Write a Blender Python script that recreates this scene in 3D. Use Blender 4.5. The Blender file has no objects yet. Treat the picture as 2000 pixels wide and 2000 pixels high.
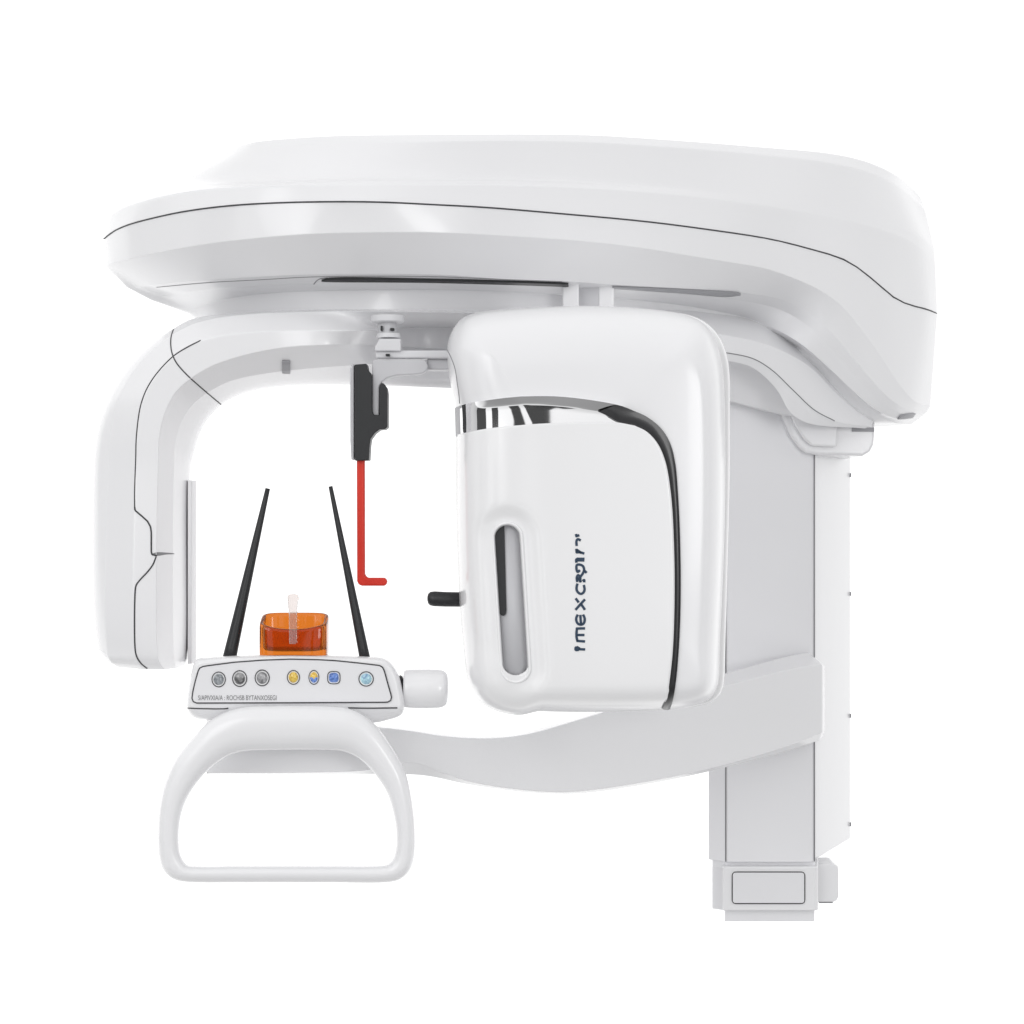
import bpy, bmesh, math, random
from mathutils import Vector
from mathutils.bvhtree import BVHTree

SC = bpy.context.scene
COL = SC.collection
random.seed(4)

# ---------------------------------------------------------------- camera, world, light
S = 0.0007            # metres per photo pixel at the reference depth
D = 3714.0            # camera distance in the same unit
ZC = 1.40             # height of the camera above the floor of the room
cam_d = bpy.data.cameras.new("camera")
cam = bpy.data.objects.new("camera", cam_d)
COL.objects.link(cam)
cam.location = (0, -D * S, ZC)
cam.rotation_euler = (math.radians(90), 0, 0)
cam_d.sensor_width = 36
cam_d.lens = 18 * D / 1000.0
cam_d.clip_end = 200
SC.camera = cam
SC.view_settings.view_transform = 'Standard'
SC.view_settings.look = 'None'
SC.view_settings.exposure = 0.46
SC.view_settings.gamma = 1
SC.cycles.max_bounces = 14
SC.cycles.transmission_bounces = 14

world = bpy.data.worlds.new("World")
SC.world = world
world.use_nodes = True
nt = world.node_tree
nt.nodes.clear()
def wn(t, **k):
    n = nt.nodes.new(t)
    for a, b in k.items():
        setattr(n, a, b)
    return n
def wmath(op, a, b=None):
    n = wn('ShaderNodeMath', operation=op)
    for i, x in enumerate((a, b)):
        if x is None: continue
        if isinstance(x, (int, float)): n.inputs[i].default_value = x
        else: nt.links.new(x, n.inputs[i])
    return n.outputs[0]
def wrange(x, a, b, c, d):
    n = wn('ShaderNodeMapRange', interpolation_type='SMOOTHSTEP')
    nt.links.new(x, n.inputs[0])
    for i, v in enumerate((a, b, c, d)): n.inputs[i + 1].default_value = v
    return n.outputs[0]
tc = wn('ShaderNodeTexCoord'); sep = wn('ShaderNodeSeparateXYZ')
nt.links.new(tc.outputs['Generated'], sep.inputs[0])
X, Y, Z = sep.outputs
# a white studio: white sweep behind the machine, dimmer ceiling, grey floor, darker room behind the camera, dark stripes added for chrome reflections
floor_dark = wmath('MULTIPLY', wrange(Z, -0.42, -0.75, 1.0, 0.66), wmath('SUBTRACT', 1.0, wmath('MULTIPLY', wmath('MULTIPLY', wrange(Z, -0.45, -0.5, 0.0, 0.5), wrange(Z, -0.85, -0.8, 0.0, 1.0)), wrange(Y, -0.2, -0.4, 0.0, 1.0))))  # includes a dark band added for the chrome's upper edge to reflect
az = wmath('ARCTAN2', X, wmath('MULTIPLY', Y, -1.0))           # 0 = straight back past the camera
behind = wrange(Y, 0.25, -0.15, 0.0, 1.0)
def stripe(c, w, soft=0.02):
    d = wmath('ABSOLUTE', wmath('SUBTRACT', az, c))
    return wrange(d, w, w + soft, 1.0, 0.0)
dark = stripe(0.005, 0.028, 0.006)
for c, w in ((-0.16, 0.05), (-0.62, 0.13), (-1.25, 0.22), (0.75, 0.2)):
    dark = wmath('MAXIMUM', dark, stripe(c, w))
low = wmath('MULTIPLY', wrange(Z, 0.34, 0.30, 0.0, 1.0), wrange(Z, -0.4, -0.36, 0.0, 1.0))
dark = wmath('MULTIPLY', wmath('MULTIPLY', dark, behind), low)
left_grey = wmath('MULTIPLY', stripe(-1.85, 0.35, 0.05), wmath('MULTIPLY', wrange(Z, 0.34, 0.30, 0.0, 1.0), wrange(Z, -0.4, -0.36, 0.0, 1.0)))   # grey patch added at the left for the chrome's edge to reflect
ceil = wrange(Z, 0.32, 0.55, 1.0, 0.72)
room = wmath('SUBTRACT', ceil, wmath('MULTIPLY', behind, wmath('ADD', wrange(Z, -0.35, 0.45, 0.32, 0.02), wrange(X, -0.6, 0.7, -0.04, 0.22))))
val = wmath('MULTIPLY', wmath('MULTIPLY', room, floor_dark), wmath('SUBTRACT', 1.0, wmath('ADD', wmath('MULTIPLY', dark, 0.93), wmath('MULTIPLY', left_grey, 0.5))))
comb = wn('ShaderNodeCombineColor')
for i, t in enumerate((1.0, 1.0, 1.0)):
    nt.links.new(wmath('MULTIPLY', val, t), comb.inputs[i])
bg = wn('ShaderNodeBackground'); out = wn('ShaderNodeOutputWorld')
nt.links.new(comb.outputs[0], bg.inputs['Color'])
bg.inputs['Strength'].default_value = 1.0
nt.links.new(bg.outputs[0], out.inputs[0])

def lamp(name, loc, target, size, power, color=(1, 1, 1)):
    l = bpy.data.lights.new(name, 'AREA'); l.size = size; l.energy = power; l.color = color
    o = bpy.data.objects.new(name, l); COL.objects.link(o); o.location = loc
    o.rotation_euler = (Vector(target) - Vector(loc)).to_track_quat('-Z', 'Y').to_euler()
lamp("key_softbox", (-3.1, -5.6, 3.2), (0, 0, 1.4), 3.0, 60)
lamp("added_front_fill", (2.5, -6.2, 1.9), (0.1, 0, 1.3), 1.7, 44)  # unseen fill lamp added to brighten the column and support arm

# ---------------------------------------------------------------- geometry helpers
def P(u, v, d):
    """point of the place that stands at depth d (photo-pixel units) behind reference pixel (u, v)"""
    k = (D + d) / D
    return Vector(((u - 1000.0) * k * S, d * S, (1000.0 - v) * k * S + ZC))
CAMP = Vector((0, -D * S, ZC))

def cr_fine(pts, closed=False, sub=12):
    """Catmull-Rom through points (tuples); returns fine points and the index of every input point"""
    n = len(pts); out = []; idx = []
    pv = [Vector(p) for p in pts]
    segs = n if closed else n - 1
    for i in range(segs):
        p1, p2 = pv[i], pv[(i + 1) % n]
        p0 = pv[i - 1] if (closed or i > 0) else p1 * 2 - p2
        p3 = pv[(i + 2) % n] if (closed or i + 2 < n) else p2 * 2 - p1
        t01 = max((p1 - p0).length, 1e-6) ** .5; t12 = max((p2 - p1).length, 1e-6) ** .5; t23 = max((p3 - p2).length, 1e-6) ** .5
        m1 = (p2 - p1) + t12 * ((p1 - p0) / t01 - (p2 - p0) / (t01 + t12))
        m2 = (p2 - p1) + t12 * ((p3 - p2) / t23 - (p3 - p1) / (t12 + t23))
        idx.append(len(out))
        for k in range(sub):
            t = k / sub
            a = 2 * p1 - 2 * p2 + m1 + m2; b = -3 * p1 + 3 * p2 - 2 * m1 - m2
            out.append(a * t ** 3 + b * t * t + m1 * t + p1)
    if not closed:
        idx.append(len(out)); out.append(pv[-1].copy())
    return out, idx

def even(pl, n, closed=False):
    """n points evenly spaced along a polyline"""
    pl = list(pl)
    if closed: pl = pl + [pl[0]]
    L = [0.0]
    for a, b in zip(pl, pl[1:]): L.append(L[-1] + (b - a).length)
    tot = L[-1]; res = []; j = 0
    for i in range(n):
        s = tot * i / (n if closed else n - 1)
        while j < len(pl) - 2 and L[j + 1] < s: j += 1
        h = L[j + 1] - L[j]
        t = 0 if h < 1e-9 else min(1, (s - L[j]) / h)
        res.append(pl[j].lerp(pl[j + 1], t))
    return res

def curve(pts, n, closed=False, anchors=None, counts=None):
    f, idx = cr_fine(pts, closed)
    if not anchors: return even(f, n, closed)
    cut = [0] + [idx[a] for a in anchors] + [len(f) - 1]
    res = []
    for i, c in enumerate(counts):
        seg = even(f[cut[i]:cut[i + 1] + 1], c + 1)
        res += seg[:-1] if i < len(counts) - 1 else seg
    return res

def link(name, me, mats, parent=None, smooth=True):
    o = bpy.data.objects.new(name, me); COL.objects.link(o)
    for m in (mats if isinstance(mats, (list, tuple)) else [mats]): me.materials.append(m)
    if smooth:
        for p in me.polygons: p.use_smooth = True
    if parent: o.parent = parent; o.matrix_parent_inverse = parent.matrix_world.inverted()
    return o

def bake(o):
    """apply the modifiers of o"""
    dg = bpy.context.evaluated_depsgraph_get()
    me = bpy.data.meshes.new_from_object(o.evaluated_get(dg))
    old = o.data; o.modifiers.clear(); o.data = me
    bpy.data.meshes.remove(old)
    return o

def fix_normals(me):
    bm = bmesh.new(); bm.from_mesh(me); bmesh.ops.recalc_face_normals(bm, faces=bm.faces); bm.to_mesh(me); bm.free()

def loft(name, rows, mat, parent, crease=None, wrap_rows=False, wrap_cols=False, caps=(False, False), col_caps=False, sub=2, ccrease=None):
    """surface through rows of world points; crease[i] sharpens row i"""
    R, N = len(rows), len(rows[0])
    vs = [p for r in rows for p in r]; fs = []
    for i in range(R if wrap_rows else R - 1):
        for j in range(N if wrap_cols else N - 1):
            i2, j2 = (i + 1) % R, (j + 1) % N
            fs.append((i * N + j, i * N + j2, i2 * N + j2, i2 * N + j))
    if caps[0]: fs.append(tuple(range(N)))
    if caps[1]: fs.append(tuple(range((R - 1) * N, R * N)))
    if col_caps:
        fs.append(tuple(i * N for i in range(R))); fs.append(tuple(i * N + N - 1 for i in range(R)))
    me = bpy.data.meshes.new(name); me.from_pydata(vs, [], fs); fix_normals(me)
    if sub:
        at = me.attributes.new("crease_edge", 'FLOAT', 'EDGE')
        for e in me.edges:
            a, b = e.vertices
            c = 0.0
            if crease and a // N == b // N: c = crease[a // N]
            if col_caps and a % N == b % N and a % N in (0, N - 1): c = max(c, 0.7)
            if ccrease and a % N == b % N: c = max(c, ccrease.get(a % N, 0))
            at.data[e.index].value = c
    o = link(name, me, mat, parent)
    if sub:
        m = o.modifiers.new("s", 'SUBSURF'); m.levels = m.render_levels = sub
        bake(o)
        for p in o.data.polygons: p.use_smooth = True
    return o

def hold(rows, at, h=4.0, wrap=False, crease=None):
    """extra rows close to the rows in at, so that those edges stay crisp"""
    R = len(rows); out = []; cr = []
    cr0 = crease or [0.0] * R
    def near(a, b):
        L = (b - a).length
        return a.lerp(b, min(0.3, h * S / max(L, 1e-9)))
    for i, r in enumerate(rows):
        if i in at and (wrap or i > 0): out.append([near(p, q) for p, q in zip(r, rows[i - 1])]); cr.append(0.0)
        out.append(r); cr.append(cr0[i])
        if i in at and (wrap or i < R - 1): out.append([near(p, q) for p, q in zip(r, rows[(i + 1) % R])]); cr.append(0.0)
    return out, cr

def bevel(o, r, seg=3, angle=35):
    m = o.modifiers.new("b", 'BEVEL'); m.width = r * S; m.segments = seg; m.limit_method = 'ANGLE'
    m.angle_limit = math.radians(angle); m.harden_normals = True
    return bake(o)

def prism(name, outline, d0, d1, mat, parent, r=3, smooth=False, n=80):
    """front outline in photo pixels at depth d0, straight back to depth d1"""
    if smooth: outline = [tuple(p) for p in curve([(a, b, 0) for a, b in outline], n, True)]
    f = [P(p[0], p[1], d0) for p in outline]
    b = [q + Vector((0, (d1 - d0) * S, 0)) for q in f]
    N = len(f)
    fs = [tuple(range(N)), tuple(range(2 * N - 1, N - 1, -1))] + [(i, (i + 1) % N, N + (i + 1) % N, N + i) for i in range(N)]
    me = bpy.data.meshes.new(name); me.from_pydata(f + b, [], fs); fix_normals(me)
    o = link(name, me, mat, parent)
    if r: bevel(o, r)
    return o

def pbox(name, u0, u1, v0, v1, d0, d1, mat, parent, r=3):
    return prism(name, [(u0, v0), (u1, v0), (u1, v1), (u0, v1)], d0, d1, mat, parent, r)

def rrect(u0, u1, v0, v1, r, k=6):
    pts = []
    for cx, cy, a in ((u1 - r, v0 + r, -90), (u1 - r, v1 - r, 0), (u0 + r, v1 - r, 90), (u0 + r, v0 + r, 180)):
        for i in range(k + 1):
            t = math.radians(a + 90 * i / k); pts.append((cx + r * math.cos(t), cy + r * math.sin(t)))
    return pts

def pillow(name, outline, rings, mat, parent, n=96, smooth=True, sub=2, aniso=None, crease=None, dmod=None):
    """rings: (inset in pixels, depth) from back to front; a soft box with the traced outline"""
    o2 = [Vector((a, b, 0)) for a, b in outline]
    pts = curve([(a, b, 0) for a, b in outline], n, True) if smooth else even(o2, n, True)
    nor = []
    c = sum(pts, Vector()) / n
    for i in range(n):
        t = pts[(i + 2) % n] - pts[i - 2]
        q = Vector((-t.y, t.x, 0)).normalized()
        if q.dot(c - pts[i]) < 0: q = -q
        nor.append(q)
    for _ in range(4): nor = [(nor[i - 1] + nor[i] + nor[(i + 1) % n]).normalized() for i in range(n)]
    rows = []
    for ins, d in rings:
        row = []
        ins, sc = ins if isinstance(ins, tuple) else (ins, 0)
        for p, q in zip(pts, nor):
            k = aniso(q) if aniso else 1.0
            r = (p + q * ins * k).lerp(c, sc)
            dd = d + (dmod(r.x, r.y) if dmod else 0)
            row.append(P(r.x, r.y, dd))
        rows.append(row)
    return loft(name, rows, mat, parent, crease=crease or [0.3] * len(rows), wrap_cols=True, caps=(True, True), sub=sub)

def tube(name, pts, rad, mat, parent, k=10, closed=False, flat=1.0):
    """round bar along world points; rad in pixels, one value or one per point"""
    n = len(pts); rows = []
    rads = rad if isinstance(rad, (list, tuple)) else [rad] * n
    for i, p in enumerate(pts):
        a = pts[i - 1] if (i > 0 or closed) else p; b = pts[(i + 1) % n] if (i < n - 1 or closed) else p
        t = (b - a).normalized()
        x = t.cross(Vector((0, 1, 0)))
        if x.length < 0.05: x = t.cross(Vector((1, 0, 0)))
        x.normalize(); y = x.cross(t).normalized()
        rows.append([p + (x * math.cos(2 * math.pi * j / k) + y * flat * math.sin(2 * math.pi * j / k)) * rads[i] * S for j in range(k)])
    return loft(name, rows, mat, parent, wrap_rows=closed, wrap_cols=True, caps=(not closed, not closed), sub=0)

def lathe(name, u, v_r, d, mat, parent, k=28):
    """vertical turned piece: (v, radius) from top to bottom about the axis at pixel column u, depth d"""
    rows = []
    for v, r in v_r:
        c = P(u, v, d)
        rows.append([c + Vector((math.cos(2 * math.pi * j / k), math.sin(2 * math.pi * j / k), 0)) * r * S for j in range(k)])
    o = loft(name, rows, mat, parent, wrap_cols=True, caps=(True, True), sub=0)
    return bevel(o, 1.5, 2)

def bvh(*objs):
    vs, fs = [], []
    for o in objs:
        k = len(vs); vs += [o.matrix_world @ v.co for v in o.data.vertices]; fs += [tuple(k + i for i in p.vertices) for p in o.data.polygons]
    return BVHTree.FromPolygons(vs, fs)
def hit(tree, u, v):
    dr = (P(u, v, 0) - CAMP).normalized()
    return tree.ray_cast(CAMP, dr)[:2]

def seam(name, px, tree, r, mat, parent, n=60, raw=False, closed=False):
    """thin rubber seal lying in the joint along the surface"""
    pts = [Vector((a, b, 0)) for a, b in px] if raw else curve([(a, b, 0) for a, b in px], n, closed)
    if raw: pts = even(pts, n, closed)
    w = []
    for p in pts:
        h, nn = hit(tree, p.x, p.y)
        if h is not None: w.append(h + nn * 0.15 * r * S)
    return tube(name, w, r, mat, parent, k=8, closed=closed)

def strokes(name, lines, tree, r, mat, parent, lift=0.4):
    """lettering: flat raised strokes on the surface, all of one word in one mesh"""
    vs, fs = [], []
    for ln in lines:
        pts = curve([(a, b, 0) for a, b in ln], max(3, 5 * (len(ln) - 1)))
        w = []
        for p in pts:
            h, nn = hit(tree, p.x, p.y)
            if h is not None: w.append((h + nn * lift * S, nn))
        k0 = len(vs)
        for i, (p, nn) in enumerate(w):
            a = w[max(i - 1, 0)][0]; b = w[min(i + 1, len(w) - 1)][0]
            x = (b - a).normalized().cross(nn).normalized()
            e = (b - a).normalized() * (r * .45 * S) * (-1 if i == 0 else 1 if i == len(w) - 1 else 0)
            top = nn * 0.8 * S
            vs += [p + e - x * r * S - top, p + e - x * r * S + top * .5, p + e + x * r * S + top * .5, p + e + x * r * S - top]
        for i in range(len(w) - 1):
            for j in range(3):
                fs.append((k0 + i * 4 + j, k0 + i * 4 + j + 1, k0 + i * 4 + 4 + j + 1, k0 + i * 4 + 4 + j))
    me = bpy.data.meshes.new(name); me.from_pydata(vs, [], fs); fix_normals(me)
    return link(name, me, mat, parent, smooth=False)

def join_meshes(name, objs, parent):
    """several pieces of one part become one mesh"""
    bm = bmesh.new(); mats = []
    for o in objs:
        idx = []
        for m in o.data.materials:
            if m not in mats: mats.append(m)
            idx.append(mats.index(m))
        n0 = len(bm.faces)
        t = o.data.copy(); t.transform(o.matrix_world); bm.from_mesh(t); bm.faces.ensure_lookup_table()
        for f in bm.faces[n0:]: f.material_index = idx[min(f.material_index, len(idx) - 1)]
        bpy.data.objects.remove(o)
    me = bpy.data.meshes.new(name); bm.to_mesh(me); bm.free()
    return link(name, me, mats, parent, smooth=False)

# ---------------------------------------------------------------- materials
def material(name, col, rough=0.4, metal=0.0, trans=0.0, ior=1.45, spec=0.5, coat=0.0, noise=0.0, bump=0.0, scale=40):
    m = bpy.data.materials.new(name); m.use_nodes = True
    t = m.node_tree; b = t.nodes['Principled BSDF']
    b.inputs['Base Color'].default_value = (*col, 1); b.inputs['Roughness'].default_value = rough
    b.inputs['Metallic'].default_value = metal; b.inputs['Transmission Weight'].default_value = trans
    b.inputs['IOR'].default_value = ior; b.inputs['Specular IOR Level'].default_value = spec
    b.inputs['Coat Weight'].default_value = coat; b.inputs['Coat Roughness'].default_value = 0.08
    if noise or bump:
        c = t.nodes.new('ShaderNodeTexCoord'); n = t.nodes.new('ShaderNodeTexNoise')
        n.inputs['Scale'].default_value = scale; n.inputs['Detail'].default_value = 5
        t.links.new(c.outputs['Object'], n.inputs['Vector'])
        if noise:
            r = t.nodes.new('ShaderNodeMapRange')
            r.inputs[3].default_value = max(0.02, rough - noise); r.inputs[4].default_value = rough + noise
            t.links.new(n.outputs['Fac'], r.inputs[0]); t.links.new(r.outputs[0], b.inputs['Roughness'])
        if bump:
            k = t.nodes.new('ShaderNodeBump'); k.inputs['Strength'].default_value = bump; k.inputs['Distance'].default_value = 0.0004
            t.links.new(n.outputs['Fac'], k.inputs['Height']); t.links.new(k.outputs[0], b.inputs['Normal'])
    return m
WHITE = material('white_plastic', (0.82, 0.82, 0.835), 0.25, noise=0.01, coat=0.2)
PANELW = material('white_gloss_panel', (0.86, 0.86, 0.87), 0.18, noise=0.01, coat=0.3)
GREY = material('light_grey_plastic', (0.55, 0.55, 0.57), 0.4, noise=0.06)
LGREY = material('pale_grey_plastic', (0.68, 0.68, 0.70), 0.36)
MIDGREY = material('mid_grey_plastic', (0.34, 0.34, 0.36), 0.4, noise=0.06)
COLUMN = material('column_paint', (0.83, 0.83, 0.85), 0.42, noise=0.02)
FACE = material('face_film', (0.78, 0.78, 0.80), 0.42, noise=0.05)
SEAL = material('dark_seal', (0.05, 0.05, 0.055), 0.6)
SOFTSEAL = material('grey_seal', (0.22, 0.22, 0.23), 0.6)
BLACK = material('black_plastic', (0.018, 0.019, 0.021), 0.42, noise=0.08)
GLOSSBLACK = material('black_gloss_trim', (0.02, 0.02, 0.022), 0.3, coat=0.2)
CHROME = material('chrome', (0.86, 0.86, 0.87), 0.04, metal=1.0)
SILVER = material('silver_side', (0.5, 0.5, 0.52), 0.3, metal=0.7)
RED = material('red_plastic', (0.66, 0.028, 0.012), 0.38, noise=0.06)
ORANGE = material('orange_clear_plastic', (0.62, 0.17, 0.018), 0.05, trans=0.9, ior=1.4)
CLEAR = material('clear_plastic', (0.80, 0.74, 0.72), 0.12, trans=0.85, ior=1.45)
NAVY = material('navy_lettering', (0.02, 0.045, 0.085), 0.45)
INK = material('grey_lettering', (0.22, 0.22, 0.225), 0.6)
LENS = {k: material(k + '_lens', c, 0.22, coat=0.5) for k, c in dict(steel=(0.22, 0.24, 0.26), grey=(0.17, 0.17, 0.175), ash=(0.25, 0.25, 0.26),
        yellow=(0.75, 0.42, 0.03), gold=(0.8, 0.4, 0.02), blue=(0.10, 0.22, 0.66), sky=(0.33, 0.56, 0.86)).items()}

for k, m in LENS.items():       # the caps are moulded with a cloudy swirl
    t = m.node_tree; b = t.nodes['Principled BSDF']; c = b.inputs['Base Color'].default_value[:3]
    n = t.nodes.new('ShaderNodeTexNoise'); n.inputs['Scale'].default_value = 130; n.inputs['Detail'].default_value = 2; n.inputs['Distortion'].default_value = 1.5
    o = t.nodes.new('ShaderNodeTexCoord'); r = t.nodes.new('ShaderNodeValToRGB')
    r.color_ramp.elements[0].position = 0.36; r.color_ramp.elements[1].position = 0.66
    r.color_ramp.elements[0].color = (*[x * 0.6 for x in c], 1); r.color_ramp.elements[1].color = (*[min(0.9, x * 1.35 + 0.1) for x in c], 1)
    t.links.new(o.outputs['Object'], n.inputs['Vector']); t.links.new(n.outputs['Fac'], r.inputs[0]); t.links.new(r.outputs[0], b.inputs['Base Color'])

def empty(name, loc, label, cat, group=None):
    o = bpy.data.objects.new(name, None); COL.objects.link(o); o.location = loc; o.empty_display_size = 0.05
    o['label'] = label; o['category'] = cat
    if group: o['group'] = group
    bpy.context.view_layer.update()
    return o

M = empty('dental_xray_machine', P(1500, 1800, 300), 'white panoramic dental x-ray machine with curved overhead arm, head and column', 'x-ray machine')

# ---------------------------------------------------------------- overhead canopy
SEAM = [(203, 465.5), (210, 460), (222, 451), (251, 438), (295, 426), (367, 411), (458, 400), (549, 395), (657, 393), (748, 394), (850, 399), (945, 404),
        (1101, 417), (1253, 431), (1380, 447), (1508, 467), (1584, 486), (1646, 505), (1678, 524), (1715, 554), (1743, 578), (1769, 592), (1809, 603), (1836, 614)]
SEAM_D = [108, 55, 7, -79, -155, -246, -310, -335, -349, -342, -315, -287, -215, -130, -45, 60, 110, 150, 178, 210, 240, 275, 335, 440]
plan = [((u - 1000) * (D + d) / D, d) for u, d in zip([p[0] for p in SEAM], SEAM_D)]
plan = [(p.x, p.y) for p in even(cr_fine([(a, b, 0) for a, b in plan])[0], 160)]

def inset_plan(delta):
    res = []
    for i, (x, y) in enumerate(plan):
        a = plan[max(i - 2, 0)]; b = plan[min(i + 2, len(plan) - 1)]
        tx, ty = b[0] - a[0], b[1] - a[1]; L = math.hypot(tx, ty)
        res.append((x - ty / L * delta * 1.0, y + tx / L * delta))
    return res
def depth_at(u, delta):
    pl = inset_plan(delta); best = None
    fr = [(x - (u - 1000) * (D + y) / D) for x, y in pl]
    for i in range(len(pl) - 1):
        if fr[i] * fr[i + 1] <= 0 and fr[i] != fr[i + 1]:
            t = fr[i] / (fr[i] - fr[i + 1]); y = pl[i][1] + t * (pl[i + 1][1] - pl[i][1])
            if best is None or y < best: best = y
    if best is None: best = pl[0][1] if abs(fr[0]) < abs(fr[-1]) else pl[-1][1]
    return best
NF = 56
def canopy_row(px, delta, d_first=None, d_last=None, bulge=1.0):
    pts = []
    for i, q in enumerate(px):
        u, v = q[:2]
        d = q[2] if len(q) > 2 else depth_at(u, delta(u) if callable(delta) else delta)
        if i == 0 and d_first is not None: d = d_first
        if i == len(px) - 1 and d_last is not None: d = d_last
        pts.append(tuple(P(u, v, d)))
    f = curve(pts, NF)
    a, b = f[0], f[-1]
    n = Vector((-(b - a).y, (b - a).x, 0)).normalized()
    back = []
    for p in reversed(f[1:-1]):
        h = (p - a).dot(n); back.append(p - n * 2 * h * (bulge if h < 0 else 0.2) if True else p)
    return f + back
def shrink(row, k, dz):
    f = row[:NF]; a, b = f[0], f[-1]; n = len(row); res = []
    c = sum(row, Vector()) / n
    ax = Vector(((b - a).x, (b - a).y, 0)).normalized(); L = (b - a).length
    for p in row:
        s = (p - c).dot(ax); s2 = max(-L * .5 * k * .9, min(L * .5 * k * .9, s))
        base = c + ax * s2; base.z = 0
        q = base.lerp(Vector((p.x, p.y, 0)), k if abs(s2 - s) < 1e-6 else k)
        res.append(Vector((q.x, q.y, p.z + dz * S)))
    return res

T1 = canopy_row([(450, 289), (474, 282, -20), (505, 276, -100), (585, 269, -190), (657, 265, -230), (850, 262.5), (1054, 262), (1162, 264), (1307, 273), (1508, 289), (1617, 299), (1689, 314),
                 (1743, 337), (1780, 364), (1805, 392)], 70, 60, 490)
T2 = canopy_row([(434, 306), (462, 297, -30), (500, 291, -112), (585, 284, -208), (700, 279, -255), (850, 276), (1054, 275), (1162, 278), (1307, 287), (1508, 304), (1617, 317), (1689, 334),
                 (1743, 358), (1785, 390), (1815, 420)], 46, 60, 480)
T3 = canopy_row([(372, 346), (412, 350, -40), (480, 357, -165), (600, 352, -272), (850, 348), (1000, 349), (1200, 358), (1400, 375), (1600, 404), (1720, 430), (1790, 455), (1829, 485)], lambda u: 34 - 21 * max(0, min(1, (u - 1000) / 450)), 70, 458)
T3b = canopy_row([(258, 383), (296, 371, 10), (345, 364, -95), (400, 361, -175), (480, 360, -250), (600, 356), (850, 352), (1000, 353), (1200, 362), (1400, 380), (1600, 409), (1720, 436), (1790, 463), (1831, 500)], lambda u: 24 - 13 * max(0, min(1, (u - 1000) / 450)), 95, 452)
T4 = canopy_row([(208, 428), (217, 419), (234, 408), (295, 388), (382, 371), (480, 364), (600, 361), (850, 360), (1000, 362), (1200, 371), (1400, 390), (1600, 420), (1720, 448), (1790, 478), (1833, 525)], 7, 108, 446)
SR = canopy_row(SEAM, 0, 108, 440)
T0 = shrink(T1, 0.8, 9); T00 = shrink(T1, 0.45, 14)
R_, C_ = hold([T00, T0, T1, T2, T3, T3b, T4, SR], (2, 3, 6), 6, False, [0, 0.1, 0.2, 0.2, 0.3, 0.15, 0.2, 1.0])
overhead = loft('overhead_cover', R_, WHITE, M, crease=C_, wrap_cols=True, caps=(True, False), sub=2)

L1 = canopy_row([(206, 519), (215, 516), (228, 512), (270, 502), (331, 489), (404, 476), (512, 464), (621, 456), (850, 454), (981, 460), (1162, 473), (1271, 487), (1380, 505), (1499, 525),
                 (1526, 534), (1599, 565), (1646, 598), (1678, 638), (1715, 688), (1751, 744), (1780, 780), (1823, 794)], 2, 110, 447)
L2 = canopy_row([(238, 560), (255, 561), (306, 556), (404, 547), (512, 540), (603, 536), (850, 536), (981, 545), (1097, 549), (1199, 556), (1380, 566), (1452, 572), (1544, 590), (1609, 632, 160), (1650, 680, 182),
                 (1700, 740, 214), (1740, 782, 250), (1770, 799, 290), (1817, 804)], 72, 125, 446)
L3 = canopy_row([(285, 588), (305, 582), (367, 570), (476, 560), (610, 553), (766, 552), (850, 553), (981, 557), (1097, 561), (1199, 568), (1380, 580), (1452, 588), (1530, 606), (1590, 645, 172), (1635, 690, 195),
                 (1688, 752, 225), (1730, 793, 255), (1765, 809, 290), (1808, 812)], 112, 135, 440)
L4 = canopy_row([(366, 613), (385, 602), (430, 587), (512, 574), (600, 569), (850, 566), (1000, 571), (1200, 582), (1380, 604), (1480, 628), (1560, 668, 190), (1612, 712, 208), (1670, 768, 236), (1715, 804, 262), (1750, 818, 290), (1798, 820)], 170, 145, 435)
L5 = canopy_row([(382, 622), (418, 621), (512, 610), (600, 606), (693, 605), (850, 607), (1000, 611), (1200, 620), (1394, 635), (1472, 650), (1526, 666), (1580, 690, 222), (1630, 728, 245), (1675, 773, 268), (1707, 805, 288), (1740, 824, 310), (1785, 829)], 182, 150, 430)
L6 = shrink(L5, 0.75, 1); L7 = shrink(L5, 0.4, 2)
SRl = [p - Vector((0, 0, 1.6 * S)) for p in SR]
R_, C_ = hold([SRl, L1, L2, L3, L4, L5, L6, L7], (1, 2, 3, 4, 5), 3.5, False, [1, 0.5, 0.5, 0.3, 0.3, 0.5, 0, 0])
lower = loft('lower_cover', R_, WHITE, M, crease=C_, wrap_cols=True, caps=(False, True), sub=2)
tube('seam_strip', [p - Vector((0, 0, 0.8 * S)) for p in SR[:NF - 1]], 1.5, SEAL, overhead, k=8)
t_low = bvh(lower)

# slot of the sliding carriage under the canopy
def ribbon(name, top, bot, tree, mat, parent, n=60, lift=1.0, m=4, uv_off=None):
    a = curve([(x, y, 0) for x, y in top], n); b = curve([(x, y, 0) for x, y in bot], n); rows = []
    for k in range(m + 1):
        row = []
        for p, q in zip(a, b):
            r = p.lerp(q, k / m); h, nn = hit(tree, r.x, r.y)
            row.append(None if h is None else h + nn * lift * S)
        rows.append(row)
    ok = [j for j in range(n) if all(r[j] is not None for r in rows)]
    rows = [[r[j] for j in ok] for r in rows]
    o = loft(name, rows, mat, parent, sub=0)
    s = o.modifiers.new("t", 'SOLIDIFY'); s.thickness = 3 * S; s.offset = -1
    return bake(o)
ribbon('track_slot', [(628, 546), (640, 542.5), (850, 544), (1097, 551), (1110, 552)], [(628, 546.8), (640, 547.6), (850, 549.6), (1097, 557), (1110, 558)], t_low, BLACK, lower, lift=0.6)
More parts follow.
